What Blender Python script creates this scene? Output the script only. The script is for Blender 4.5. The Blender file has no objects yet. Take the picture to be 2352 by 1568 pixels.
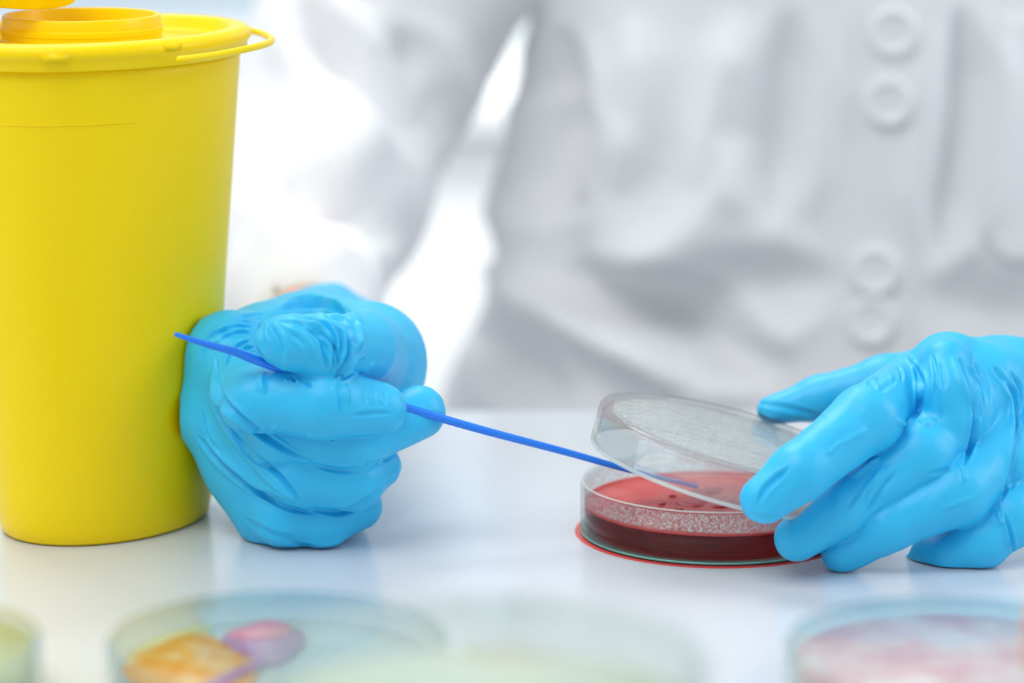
import bpy, bmesh, math, random
import numpy as np
from mathutils import Vector, Matrix
from mathutils.bvhtree import BVHTree
R = math.radians
scene = bpy.context.scene
col = scene.collection

# ------------------------------------------------------------------ camera
PITCH = R(11.2); CAMH = 0.262; FPX = 7200.0
cam_data = bpy.data.cameras.new('camera')
cam = bpy.data.objects.new('camera', cam_data); col.objects.link(cam)
cam.location = (0, 0, CAMH)
cam.rotation_euler = (math.pi / 2 - PITCH, 0, 0)
cam_data.sensor_width = 36.0
cam_data.lens = 36.0 * FPX / 2352.0
cam_data.clip_start = 0.02; cam_data.clip_end = 50
cam_data.dof.use_dof = True
cam_data.dof.focus_distance = 0.995
cam_data.dof.aperture_fstop = 5.2
scene.camera = cam

# ------------------------------------------------------------------ world, lights, exposure
scene.view_settings.view_transform = 'Standard'
scene.view_settings.look = 'None'
scene.view_settings.gamma = 1
scene.view_settings.exposure = 0.52
scene.view_settings.use_curve_mapping = False
scene.cycles.transparent_max_bounces = 40
w = bpy.data.worlds.new('room_light'); scene.world = w; w.use_nodes = True
w.node_tree.nodes['Background'].inputs[0].default_value = (0.86, 0.93, 1.0, 1)
w.node_tree.nodes['Background'].inputs[1].default_value = 0.42

def area(name, loc, target, sx, sy, energy, color=(1, 1, 1)):
    l = bpy.data.lights.new(name, 'AREA'); l.shape = 'RECTANGLE'; l.size = sx; l.size_y = sy
    l.energy = energy; l.color = color
    o = bpy.data.objects.new(name, l); col.objects.link(o)
    o.location = loc
    o.rotation_euler = (Vector(target) - Vector(loc)).to_track_quat('-Z', 'Y').to_euler()
    return o
area('overhead_or_fill_light', (-0.40, 1.80, 1.55), (0.0, 1.0, 0.0), 0.9, 0.6, 9.5, (1, 0.99, 0.97))
area('overhead_or_fill_light', (-0.45, 0.35, 1.25), (-0.1, 1.1, 0.0), 0.9, 0.7, 7.0, (1, 0.99, 0.97))  # unseen front-left fill, added to brighten the bin and coat
area('window_lamp_left', (-1.5, 1.0, 0.7), (-0.1, 1.05, 0.05), 0.7, 0.9, 1.6, (0.97, 0.98, 1.0))
area('window_lamp_right', (1.5, 1.02, 0.75), (0.2, 1.0, 0.05), 0.7, 0.9, 5.5, (0.93, 0.97, 1.0))
area('bench_fill', (-0.1, 2.05, 0.9), (-0.1, 3.0, 0.45), 1.8, 0.4, 15, (1, 1, 1))  # unseen fill light added to whiten the back bench

# ------------------------------------------------------------------ helpers
def at(px, py, Y):
    """point of the place seen at a pixel of the 2352x1568 frame, Y millimetres away"""
    x = (px - 1176) / FPX; y = -(py - 784) / FPX
    d = Vector((x, math.cos(PITCH) + y * math.sin(PITCH), -math.sin(PITCH) + y * math.cos(PITCH)))
    s = (Y / 1000.0) / d.y
    return np.array([d.x * s, d.y * s, CAMH + d.z * s])

def depth(P):
    return P[..., 1] * math.cos(PITCH) - (P[..., 2] - CAMH) * math.sin(PITCH)

def pix(P):
    d = depth(P)
    up = P[..., 1] * math.sin(PITCH) + (P[..., 2] - CAMH) * math.cos(PITCH)
    return 1176 + FPX * P[..., 0] / d, 784 - FPX * up / d

def rad(rpx, P):
    return rpx * depth(P) / FPX

def tag(o, label=None, cat=None, group=None, kind=None):
    if label: o['label'] = label
    if cat: o['category'] = cat
    if group: o['group'] = group
    if kind: o['kind'] = kind
    return o

def link(name, me, mat=None, parent=None, smooth=True):
    o = bpy.data.objects.new(name, me); col.objects.link(o)
    if mat: me.materials.append(mat)
    if smooth:
        me.polygons.foreach_set('use_smooth', [True] * len(me.polygons))
    if parent: o.parent = parent
    me.update()
    return o

def mesh_from(name, V, F):
    me = bpy.data.meshes.new(name)
    me.from_pydata([tuple(v) for v in V], [], [tuple(f) for f in F])
    me.validate(); me.update()
    return me

def empty(name, loc=(0, 0, 0)):
    o = bpy.data.objects.new(name, None); col.objects.link(o); o.location = loc
    o.empty_display_size = 0.01
    return o

def lathe(name, prof, mat, parent=None, seg=128, sharp=None, closed=False, fx=1.0, fy=1.0):
    """profile [(r,z)...] revolved about z"""
    V = []; F = []
    n = len(prof)
    for j in range(seg):
        a = 2 * math.pi * j / seg
        for r, z in prof:
            V.append((r * math.cos(a) * fx, r * math.sin(a) * fy, z))
    for j in range(seg):
        k = (j + 1) % seg
        for i in range(n - 1 + (1 if closed else 0)):
            i2 = (i + 1) % n
            F.append((j * n + i, k * n + i, k * n + i2, j * n + i2))
    me = mesh_from(name, V, F)
    bm = bmesh.new(); bm.from_mesh(me)
    bmesh.ops.remove_doubles(bm, verts=bm.verts, dist=1e-6)
    bmesh.ops.recalc_face_normals(bm, faces=bm.faces)
    bm.to_mesh(me); bm.free()
    o = link(name, me, mat, parent)
    if sharp is not None: me.set_sharp_from_angle(angle=R(sharp))
    return o

def box(name, x0, x1, y0, y1, z0, z1, mat, parent=None, bev=0.0):
    bm = bmesh.new()
    bmesh.ops.create_cube(bm, size=1.0)
    for v in bm.verts:
        v.co = Vector((x0 + (v.co.x + .5) * (x1 - x0), y0 + (v.co.y + .5) * (y1 - y0), z0 + (v.co.z + .5) * (z1 - z0)))
    if bev:
        bmesh.ops.bevel(bm, geom=bm.edges[:], offset=bev, segments=3, profile=0.5, affect='EDGES')
    me = bpy.data.meshes.new(name); bm.to_mesh(me); bm.free()
    o = link(name, me, mat, parent, smooth=bool(bev))
    if bev: me.set_sharp_from_angle(angle=R(35))
    return o

def tube(name, pts, radii, mat, parent=None, seg=20, caps=True, flat=1.0, up=(0, 0, 1)):
    P = [Vector(p) for p in pts]
    V = []; F = []
    n = len(P)
    rings = []
    ext = []
    for i in range(n):
        t = (P[min(i + 1, n - 1)] - P[max(i - 1, 0)]).normalized()
        s = t.cross(Vector(up)).normalized(); u = s.cross(t).normalized()
        rings.append((P[i], t, s, u, radii[i] if hasattr(radii, '__len__') else radii))
    full = []
    if caps:
        p, t, s, u, r = rings[0]
        for k in (0.08, 0.5, 0.85):
            full.append((p - t * r * math.sqrt(max(0, 1 - k * k)), t, s, u, r * k))
    full += rings
    if caps:
        p, t, s, u, r = rings[-1]
        for k in (0.85, 0.5, 0.08):
            full.append((p + t * r * math.sqrt(max(0, 1 - k * k)), t, s, u, r * k))
    for p, t, s, u, r in full:
        for j in range(seg):
            a = 2 * math.pi * j / seg
            V.append(p + s * r * math.cos(a) + u * r * flat * math.sin(a))
    m = len(full)
    for i in range(m - 1):
        for j in range(seg):
            k = (j + 1) % seg
            F.append((i * seg + j, i * seg + k, (i + 1) * seg + k, (i + 1) * seg + j))
    F.append(tuple(range(seg - 1, -1, -1))); F.append(tuple((m - 1) * seg + j for j in range(seg)))
    return link(name, mesh_from(name, V, F), mat, parent)

def spline(pts, n):
    """Catmull-Rom through points (any dimension)"""
    P = np.array(pts, float)
    P = np.vstack([2 * P[0] - P[1], P, 2 * P[-1] - P[-2]])
    out = []
    m = len(P) - 3
    for i in range(m):
        p0, p1, p2, p3 = P[i:i + 4]
        for t in np.linspace(0, 1, n, endpoint=(i == m - 1)):
            out.append(0.5 * ((2 * p1) + (-p0 + p2) * t + (2 * p0 - 5 * p1 + 4 * p2 - p3) * t * t + (-p0 + 3 * p1 - 3 * p2 + p3) * t ** 3))
    return np.array(out)

# ------------------------------------------------------------------ implicit surfaces
def smin(a, b, k):
    if k <= 0: return np.minimum(a, b)
    h = np.maximum(k - np.abs(a - b), 0) / k
    return np.minimum(a, b) - h * h * k * 0.25

def capsule(P, a, ra, b, rb):
    ab = b - a; L = max(float(ab @ ab), 1e-12)
    t = np.clip(((P - a) @ ab) / L, 0, 1)
    q = P - (a + t[:, None] * ab)
    return np.sqrt((q * q).sum(1)) - (ra + t * (rb - ra))

def chain(nodes):
    """nodes of (px, py, Y, r_px) -> capsule list"""
    pts = [at(n[0], n[1], n[2]) for n in nodes]
    rs = [rad(n[3], p) for n, p in zip(nodes, pts)]
    return [(pts[i], rs[i], pts[i + 1], rs[i + 1]) for i in range(len(pts) - 1)]

def group_sdf(P, caps, k):
    d = None
    for c in caps:
        e = capsule(P, *c)
        d = e if d is None else smin(d, e, k)
    return d

def polygonize(fn, lo, hi, h):
    """surface nets over a sparse grid; fn maps an Nx3 array to distances"""
    lo = np.array(lo, float); hi = np.array(hi, float)
    B = 6
    nb = np.ceil((hi - lo) / (h * B)).astype(int)
    N = nb * B + 1
    # coarse test at block centres
    bx = [lo[i] + (np.arange(nb[i]) + .5) * B * h for i in range(3)]
    C = np.stack(np.meshgrid(*bx, indexing='ij'), -1).reshape(-1, 3)
    dc = fn(C)
    act = np.abs(dc) < B * h * 1.35
    g = np.where(np.repeat(np.repeat(np.repeat((dc > 0).reshape(nb), B, 0), B, 1), B, 2), 1.0, -1.0).astype(np.float32)
    G = np.pad(g, ((0, 1), (0, 1), (0, 1)), mode='edge')
    need = np.zeros(N, bool)
    ai = np.stack(np.unravel_index(np.nonzero(act)[0], nb), 1) * B
    off = np.stack(np.meshgrid(*[np.arange(B + 1)] * 3, indexing='ij'), -1).reshape(-1, 3)
    for s in range(0, len(ai), 4000):
        I = (ai[s:s + 4000, None] + off[None]).reshape(-1, 3)
        need[I[:, 0], I[:, 1], I[:, 2]] = True
    idx = np.stack(np.nonzero(need), 1)
    for s in range(0, len(idx), 400000):
        I = idx[s:s + 400000]
        G[I[:, 0], I[:, 1], I[:, 2]] = fn(lo + I * h)
    S = G < 0
    c = np.zeros(N - 1, np.int8)
    for dx in (0, 1):
        for dy in (0, 1):
            for dz in (0, 1):
                c += S[dx:N[0] - 1 + dx, dy:N[1] - 1 + dy, dz:N[2] - 1 + dz]
    cell = np.stack(np.nonzero((c > 0) & (c < 8)), 1)
    vid = -np.ones(N - 1, np.int32); vid[cell[:, 0], cell[:, 1], cell[:, 2]] = np.arange(len(cell))
    acc = np.zeros((len(cell), 3)); cnt = np.zeros(len(cell))
    corners = [(x, y, z) for x in (0, 1) for y in (0, 1) for z in (0, 1)]
    for a in corners:
        for ax in range(3):
            if a[ax]: continue
            b = list(a); b[ax] = 1
            A_ = G[cell[:, 0] + a[0], cell[:, 1] + a[1], cell[:, 2] + a[2]]
            B_ = G[cell[:, 0] + b[0], cell[:, 1] + b[1], cell[:, 2] + b[2]]
            m = (A_ < 0) != (B_ < 0)
            t = np.where(m, A_ / np.where(m, A_ - B_, 1), 0)
            p = np.array(a, float)[None].repeat(len(cell), 0); p[:, ax] += t
            acc += p * m[:, None]; cnt += m
    V = lo + (cell + acc / cnt[:, None]) * h
    F = []
    for ax in range(3):
        u, v = (ax + 1) % 3, (ax + 2) % 3
        sl0 = [slice(None)] * 3; sl1 = [slice(None)] * 3
        sl0[ax] = slice(0, N[ax] - 1); sl1[ax] = slice(1, N[ax])
        s0 = S[tuple(sl0)]; s1 = S[tuple(sl1)]
        E = np.stack(np.nonzero(s0 != s1), 1)
        E = E[(E[:, u] > 0) & (E[:, v] > 0) & (E[:, u] < N[u] - 1) & (E[:, v] < N[v] - 1)]
        du = np.zeros(3, int); du[u] = 1; dv = np.zeros(3, int); dv[v] = 1
        q = [vid[tuple((E - du * i - dv * j).T)] for i, j in ((1, 1), (0, 1), (0, 0), (1, 0))]
        Q = np.stack(q, 1)
        flip = ~s0[tuple(E.T)]
        Q[flip] = Q[flip][:, ::-1]
        F.append(Q)
    F = np.concatenate(F); F = F[(F >= 0).all(1)]
    return V, F

def np_mesh(name, V, F):
    me = bpy.data.meshes.new(name)
    me.vertices.add(len(V)); me.vertices.foreach_set('co', V.astype(np.float32).ravel())
    me.loops.add(F.size); me.loops.foreach_set('vertex_index', F.astype(np.int32).ravel())
    me.polygons.add(len(F)); me.polygons.foreach_set('loop_start', np.arange(0, F.size, 4, dtype=np.int32))
    me.polygons.foreach_set('loop_total', np.full(len(F), 4, np.int32))
    me.update(calc_edges=True); me.validate()
    return me

def vnormals(V, F):
    n = np.cross(V[F[:, 2]] - V[F[:, 0]], V[F[:, 3]] - V[F[:, 1]])
    N = np.zeros_like(V)
    for i in range(4): 
        for a in range(3): N[:, a] += np.bincount(F[:, i], n[:, a], len(V))
    return N / np.maximum(np.linalg.norm(N, axis=1), 1e-12)[:, None]

def relax(V, F, it=1, lam=0.5):
    for _ in range(it):
        A_ = np.zeros_like(V); c = np.zeros(len(V))
        for i in range(4):
            j = (i + 1) % 4
            for a in range(3):
                A_[:, a] += np.bincount(F[:, i], V[F[:, j], a], len(V)) + np.bincount(F[:, j], V[F[:, i], a], len(V))
            c += np.bincount(F[:, i], minlength=len(V)) + np.bincount(F[:, j], minlength=len(V))
        V = V + lam * (A_ / np.maximum(c, 1)[:, None] - V)
    return V

def seg_dist(x, y, pts):
    """distance to polyline, signed side, parameter 0..1 along it"""
    best = np.full(len(x), 1e9); par = np.zeros(len(x)); side = np.zeros(len(x))
    L = np.r_[0, np.cumsum(np.hypot(np.diff(pts[:, 0]), np.diff(pts[:, 1])))]
    for i in range(len(pts) - 1):
        a = pts[i]; b = pts[i + 1]; d = b - a; l2 = max(d @ d, 1e-9)
        t = np.clip(((x - a[0]) * d[0] + (y - a[1]) * d[1]) / l2, 0, 1)
        ex = x - a[0] - t * d[0]; ey = y - a[1] - t * d[1]
        q = ex * ex + ey * ey
        m = q < best
        best[m] = q[m]; par[m] = (L[i] + t[m] * (L[i + 1] - L[i])) / L[-1]
        side[m] = np.sign(d[0] * ey[m] - d[1] * ex[m])
    return np.sqrt(best), side, par

def folds(V, F, curves, faceto=0.15):
    """press folds into the cloth or latex where curves run over the camera-facing side.
    curve: (points, half width px, height mm); height<0 a crease with small lips, >0 a ridge"""
    N = vnormals(V, F)
    px, py = pix(V)
    view = np.array([0, 0, CAMH]) - V; view /= np.linalg.norm(view, axis=1)[:, None]
    f = np.clip(((N * view).sum(1) - 0.0) / faceto, 0, 1)
    D = np.zeros(len(V))
    for c in curves:
        pts, wd, amp = c[0], c[1], c[2] / 1000.0
        ymax = c[3] if len(c) > 3 else None
        pts = spline(pts, 6) if len(pts) > 2 else np.array(pts, float)
        lo = pts.min(0) - wd * 4; hi = pts.max(0) + wd * 4
        m = np.nonzero((px > lo[0]) & (px < hi[0]) & (py > lo[1]) & (py < hi[1]) & (f > 0))[0]
        if ymax: m = m[V[m, 1] < ymax / 1000.0]
        if not len(m): continue
        d, s, t = seg_dist(px[m], py[m], pts)
        taper = np.clip(np.minimum(t, 1 - t) * 4, 0, 1) ** 0.7
        endcap = (t > 0) & (t < 1)
        taper = taper * np.where(endcap, 1, 0)
        ww = wd * (0.35 + 0.65 * taper)
        k = d / ww
        prof = np.exp(-np.abs(k) ** 1.6)
        if amp < 0: prof = prof - 0.35 * np.exp(-((k - 1.9) / 0.8) ** 2)
        D[m] += amp * prof * taper
    return V + N * (D * f)[:, None]

def ripple(V, F, amp, scale, seed, aniso=(1, 1, 1), octs=3):
    rg = np.random.default_rng(seed)
    N = vnormals(V, F); D = np.zeros(len(V)); a = 1.0
    for o in range(octs):
        for _ in range(5):
            k = rg.normal(size=3) * np.array(aniso); k = k / np.linalg.norm(k) * (2 * math.pi / scale) * (1.9 ** o) * rg.uniform(.7, 1.3)
            D += a * np.sin(V @ k + rg.uniform(0, 6.28))
        a *= 0.5
    return V + N * (D * amp / 5)[:, None]

# ------------------------------------------------------------------ materials
def mat(name, color, rough=0.5, spec=0.5, sss=0.0, sss_r=(1, 1, 1), sss_s=0.003, coat=0.0, sheen=0.0, bump=None, var=None):
    m = bpy.data.materials.new(name); m.use_nodes = True
    nt = m.node_tree; b = nt.nodes['Principled BSDF']
    b.inputs['Base Color'].default_value = (*color, 1)
    b.inputs['Roughness'].default_value = rough
    b.inputs['Specular IOR Level'].default_value = spec
    if sss:
        b.inputs['Subsurface Weight'].default_value = sss
        b.inputs['Subsurface Radius'].default_value = sss_r
        b.inputs['Subsurface Scale'].default_value = sss_s
    b.inputs['Coat Weight'].default_value = coat
    b.inputs['Sheen Weight'].default_value = sheen
    tc = nt.nodes.new('ShaderNodeTexCoord')
    if bump:
        sc, st, dist = bump
        n = nt.nodes.new('ShaderNodeTexNoise'); n.inputs['Scale'].default_value = sc; n.inputs['Detail'].default_value = 4
        bp = nt.nodes.new('ShaderNodeBump'); bp.inputs['Strength'].default_value = st; bp.inputs['Distance'].default_value = dist
        nt.links.new(tc.outputs['Object'], n.inputs['Vector'])
        nt.links.new(n.outputs['Fac'], bp.inputs['Height']); nt.links.new(bp.outputs['Normal'], b.inputs['Normal'])
    if var:
        sc, c2 = var
        n = nt.nodes.new('ShaderNodeTexNoise'); n.inputs['Scale'].default_value = sc
        mx = nt.nodes.new('ShaderNodeMix'); mx.data_type = 'RGBA'
        mx.inputs[6].default_value = (*color, 1); mx.inputs[7].default_value = (*c2, 1)
        nt.links.new(tc.outputs['Object'], n.inputs['Vector'])
        nt.links.new(n.outputs['Fac'], mx.inputs[0]); nt.links.new(mx.outputs[2], b.inputs['Base Color'])
    return m

M_glove = mat('blue_nitrile', (0.018, 0.50, 0.87), 0.46, 0.55, bump=(1300, 0.10, 0.0004), var=(60, (0.026, 0.53, 0.88)))
M_yellow = mat('yellow_plastic', (1.0, 0.70, 0.0), 0.34, 0.22, sss=0.12, sss_r=(1, .7, .1), sss_s=0.004, bump=(900, 0.03, 0.0003), var=(25, (1.0, 0.69, 0.0)))
M_coat = mat('white_cotton', (0.80, 0.81, 0.825), 0.9, 0.2, sheen=0.1, bump=(2500, 0.2, 0.0004), var=(8, (0.81, 0.815, 0.825)))
M_snap = mat('white_snap_plastic', (0.80, 0.82, 0.82), 0.35, 0.5, var=(200, (0.84, 0.85, 0.86)))
M_skin = mat('skin', (0.72, 0.36, 0.22), 0.5, 0.4, sss=0.3, sss_r=(1, .35, .2), sss_s=0.006, bump=(900, .1, .0005), var=(60, (0.78, 0.42, 0.27)))
M_table = mat('white_laminate', (0.69, 0.735, 0.785), 0.22, 0.4, bump=(40, 0.02, 0.0005), var=(3, (0.71, 0.75, 0.795)))
M_loop = mat('blue_polystyrene', (0.012, 0.20, 0.85), 0.3, 0.5, sss=0.2, sss_r=(.1, .4, 1), sss_s=0.002, bump=(300, .05, .0005), var=(120, (0.015, 0.24, 0.9)))
M_wall = mat('blue_grey_wall_paint', (0.38, 0.455, 0.515), 0.8, 0.3, bump=(120, .1, .001), var=(2, (0.41, 0.48, 0.53)))
M_floor = mat('pale_vinyl_floor', (0.7, 0.71, 0.72), 0.5, 0.3, var=(5, (0.74, 0.75, 0.76)))
M_bench = mat('white_cabinet_lacquer', (0.88, 0.88, 0.88), 0.5, 0.3, var=(2, (0.86, 0.87, 0.88)))
M_steel = mat('brushed_steel', (0.6, 0.6, 0.62), 0.35, 0.5, var=(30, (0.66, 0.66, 0.68)))
M_steel.node_tree.nodes['Principled BSDF'].inputs['Metallic'].default_value = 0.9
M_trouser = mat('grey_cloth', (0.3, 0.32, 0.36), 0.9, 0.2, bump=(1500, .2, .0005), var=(20, (0.33, 0.35, 0.38)))

def schlick(nt, f0, top=1.0):
    lw = nt.nodes.new('ShaderNodeLayerWeight'); lw.inputs[0].default_value = 0.5
    pw = nt.nodes.new('ShaderNodeMath'); pw.operation = 'POWER'; pw.inputs[1].default_value = 5.0
    nt.links.new(lw.outputs['Facing'], pw.inputs[0])
    mr = nt.nodes.new('ShaderNodeMapRange'); mr.inputs[3].default_value = f0; mr.inputs[4].default_value = top
    nt.links.new(pw.outputs[0], mr.inputs[0])
    return mr.outputs[0]

def glass(name, tint=(0.955, 0.98, 0.975), rough=0.02, refr=0.0, top=1.0, bump=None):
    """clear glass: mirror reflection by Fresnel over a tinted see-through body"""
    m = bpy.data.materials.new(name); m.use_nodes = True
    nt = m.node_tree; nt.nodes.clear()
    out = nt.nodes.new('ShaderNodeOutputMaterial')
    tr = nt.nodes.new('ShaderNodeBsdfTransparent'); tr.inputs[0].default_value = (*tint, 1)
    gl = nt.nodes.new('ShaderNodeBsdfGlossy'); gl.inputs['Roughness'].default_value = rough
    mx = nt.nodes.new('ShaderNodeMixShader')
    nt.links.new(schlick(nt, 0.04 * top, top), mx.inputs[0])
    body = tr.outputs[0]
    if refr:
        rf = nt.nodes.new('ShaderNodeBsdfRefraction'); rf.inputs['IOR'].default_value = 1.5; rf.inputs['Color'].default_value = (*tint, 1)
        m2 = nt.nodes.new('ShaderNodeMixShader'); m2.inputs[0].default_value = refr
        nt.links.new(tr.outputs[0], m2.inputs[1]); nt.links.new(rf.outputs[0], m2.inputs[2]); body = m2.outputs[0]
    nt.links.new(body, mx.inputs[1]); nt.links.new(gl.outputs[0], mx.inputs[2])
    nt.links.new(mx.outputs[0], out.inputs[0])
    return m
M_glass = glass('clear_glass', refr=0.18, top=.42)
M_glass_l = glass('clear_lid_glass', refr=0.20, top=.5)
M_rim = mat('ground_glass_rim', (0.86, 0.92, 0.91), 0.15, 0.6, var=(50, (0.80, 0.90, 0.88)))
M_rim.node_tree.nodes['Principled BSDF'].inputs['Alpha'].default_value = 0.45
M_foot = mat('green_glass_edge', (0.16, 0.52, 0.46), 0.12, 0.6, var=(50, (0.2, 0.58, 0.5)))
M_foot.node_tree.nodes['Principled BSDF'].inputs['Alpha'].default_value = 0.8
M_glass_f = glass('clear_glass_foreground', tint=(0.965, 0.98, 0.97), top=.45)

def condensation(name, scale, cover, white=(0.9, 0.93, 0.94), stretch=(1, 1, 1), zlo=None, zhi=None, soft=0.2, base=0.0):
    """fog of fine droplets: bumpy whitish specks over a see-through film"""
    m = bpy.data.materials.new(name); m.use_nodes = True
    nt = m.node_tree; nt.nodes.clear()
    out = nt.nodes.new('ShaderNodeOutputMaterial')
    tc = nt.nodes.new('ShaderNodeTexCoord')
    mp = nt.nodes.new('ShaderNodeMapping'); mp.inputs['Scale'].default_value = stretch
    nt.links.new(tc.outputs['Object'], mp.inputs[0])
    n = nt.nodes.new('ShaderNodeTexNoise'); n.inputs['Scale'].default_value = scale; n.inputs['Detail'].default_value = 2; n.inputs['Distortion'].default_value = 1.2
    n2 = nt.nodes.new('ShaderNodeTexNoise'); n2.inputs['Scale'].default_value = 60
    nt.links.new(mp.outputs[0], n.inputs['Vector']); nt.links.new(tc.outputs['Object'], n2.inputs['Vector'])
    ramp = nt.nodes.new('ShaderNodeMapRange'); ramp.inputs[1].default_value = 0.5 - soft / 2; ramp.inputs[2].default_value = 0.5 + soft / 2
    ramp.inputs[3].default_value = base; ramp.inputs[4].default_value = cover
    nt.links.new(n.outputs['Fac'], ramp.inputs[0])
    fac = ramp.outputs[0]
    bp = nt.nodes.new('ShaderNodeBump'); bp.inputs['Strength'].default_value = 1.0; bp.inputs['Distance'].default_value = 0.00025
    nt.links.new(n.outputs['Fac'], bp.inputs['Height'])
    pr = nt.nodes.new('ShaderNodeBsdfPrincipled'); pr.inputs['Base Color'].default_value = (*white, 1); pr.inputs['Roughness'].default_value = 0.15
    nt.links.new(bp.outputs[0], pr.inputs['Normal'])
    tr = nt.nodes.new('ShaderNodeBsdfTransparent')
    mx = nt.nodes.new('ShaderNodeMixShader')
    nt.links.new(fac, mx.inputs[0]); nt.links.new(tr.outputs[0], mx.inputs[1]); nt.links.new(pr.outputs[0], mx.inputs[2])
    nt.links.new(mx.outputs[0], out.inputs[0])
    return m

def jelly(name, color, density):
    m = bpy.data.materials.new(name); m.use_nodes = True
    nt = m.node_tree; nt.nodes.clear()
    out = nt.nodes.new('ShaderNodeOutputMaterial')
    tr = nt.nodes.new('ShaderNodeBsdfTransparent')
    gl = nt.nodes.new('ShaderNodeBsdfGlossy'); gl.inputs['Roughness'].default_value = 0.08
    mx = nt.nodes.new('ShaderNodeMixShader')
    nt.links.new(schlick(nt, 0.01), mx.inputs[0]); nt.links.new(tr.outputs[0], mx.inputs[1]); nt.links.new(gl.outputs[0], mx.inputs[2])
    va = nt.nodes.new('ShaderNodeVolumeAbsorption'); va.inputs[0].default_value = (*color, 1); va.inputs[1].default_value = density
    nt.links.new(mx.outputs[0], out.inputs[0]); nt.links.new(va.outputs[0], out.inputs[1])
    return m

def blotchy(name, stops, scale, rough=0.4, alpha=1.0, detail=3, alpha_noise=None, thru=None):
    """culture growth: colour bands picked by noise, partly see-through"""
    m = bpy.data.materials.new(name); m.use_nodes = True
    nt = m.node_tree; b = nt.nodes['Principled BSDF']
    tc = nt.nodes.new('ShaderNodeTexCoord'); n = nt.nodes.new('ShaderNodeTexNoise'); n.inputs['Scale'].default_value = scale; n.inputs['Detail'].default_value = detail
    nt.links.new(tc.outputs['Object'], n.inputs['Vector'])
    r = nt.nodes.new('ShaderNodeValToRGB')
    el = r.color_ramp.elements
    el[0].position = stops[0][0]; el[0].color = (*stops[0][1], 1)
    el[1].position = stops[-1][0]; el[1].color = (*stops[-1][1], 1)
    for p, c in stops[1:-1]:
        e = el.new(p); e.color = (*c, 1)
    nt.links.new(n.outputs['Fac'], r.inputs[0]); nt.links.new(r.outputs[0], b.inputs['Base Color'])
    b.inputs['Roughness'].default_value = rough
    b.inputs['Alpha'].default_value = alpha
    if thru:
        b.inputs['Alpha'].default_value = 1
        tr = nt.nodes.new('ShaderNodeBsdfTransparent'); tr.inputs[0].default_value = (*thru, 1)
        mx = nt.nodes.new('ShaderNodeMixShader'); mx.inputs[0].default_value = alpha
        nt.links.new(tr.outputs[0], mx.inputs[1]); nt.links.new(b.outputs[0], mx.inputs[2])
        nt.links.new(mx.outputs[0], nt.nodes['Material Output'].inputs[0])
    if alpha_noise:
        mr = nt.nodes.new('ShaderNodeMapRange'); mr.inputs[1].default_value = .35; mr.inputs[2].default_value = .65
        mr.inputs[3].default_value = alpha_noise[0]; mr.inputs[4].default_value = alpha_noise[1]
        nt.links.new(n.outputs['Fac'], mr.inputs[0]); nt.links.new(mr.outputs[0], b.inputs['Alpha'])
    return m

# ------------------------------------------------------------------ the room
tag(box('floor', -3, 3, -1, 3.6, -0.80, -0.76, M_floor), kind='structure')
tag(box('wall_back', -3, 3, 3.02, 3.12, -0.76, 1.9, M_wall), kind='structure')

bench = tag(empty('back_bench', (0, 2.7, -0.76)), 'white cabinet bench standing against the back wall', 'cabinet')
def under(o, root):
    o.parent = root; o.matrix_parent_inverse = Matrix.Translation(-Vector(root.location))
    return o
under(box('worktop', -2.4, 2.4, 2.38, 3.0, -0.05, -0.02, M_bench, bev=0.004), bench)
under(box('cabinet_body', -2.38, 2.38, 2.42, 2.99, -0.76, -0.05, M_bench), bench)
for i in range(6):
    x0 = -2.37 + i * 0.79
    d = under(box('cabinet_door', x0 + .003, x0 + 0.787, 2.40, 2.42, -0.70, -0.055, M_bench, bev=0.003), bench)
    h = under(box('handle', x0 + .30, x0 + .48, 2.39, 2.40, -0.115, -0.105, M_bench, bev=0.002), bench)
    h.parent = d; h.matrix_parent_inverse = Matrix.Identity(4)

table = tag(empty('lab_table', (0, 0.75, -0.76)), 'white glossy laboratory table carrying the dishes and the yellow bin', 'table')
under(box('tabletop', -0.95, 0.95, 0.28, 1.1876, -0.03, 0.0, M_table, bev=0.003), table)
for sx in (-0.88, 0.88):
    for sy in (0.34, 1.12):
        under(box('leg', sx - .02, sx + .02, sy - .02, sy + .02, -0.76, -0.03, M_steel, bev=0.002), table)

# ------------------------------------------------------------------ yellow sharps bin (oval, turned a little)
BC = (at(245, 1210, 1018.3)[0], 1.0183); BR = R(58)
bin_root = tag(empty('sharps_bin', (BC[0], BC[1], 0)), 'yellow plastic sharps bin with an open lid beside the fist', 'bin')
bin_root.rotation_euler = (0, 0, BR)
BA, BB = 0.0404, 0.0312
H = 0.1580
def taper(z): return 1.0 + 0.36 * (z / 0.155)
body_prof = [(0, .0006), (.90, .0006), (.955, .0002), (.985, .0012), (1.0, .0042)]
body_prof = [(r, z) for r, z in body_prof] + [(taper(z), z) for z in np.linspace(.006, H, 24)] + [(taper(H) - .035, H), (taper(H) - .04, H - .01), (taper(.006) - .04, .006), (0, .004)]
lathe('bin_body', [(r * BA, z) for r, z in body_prof], M_yellow, bin_root, seg=160, fx=1.0, fy=BB / BA)
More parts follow.
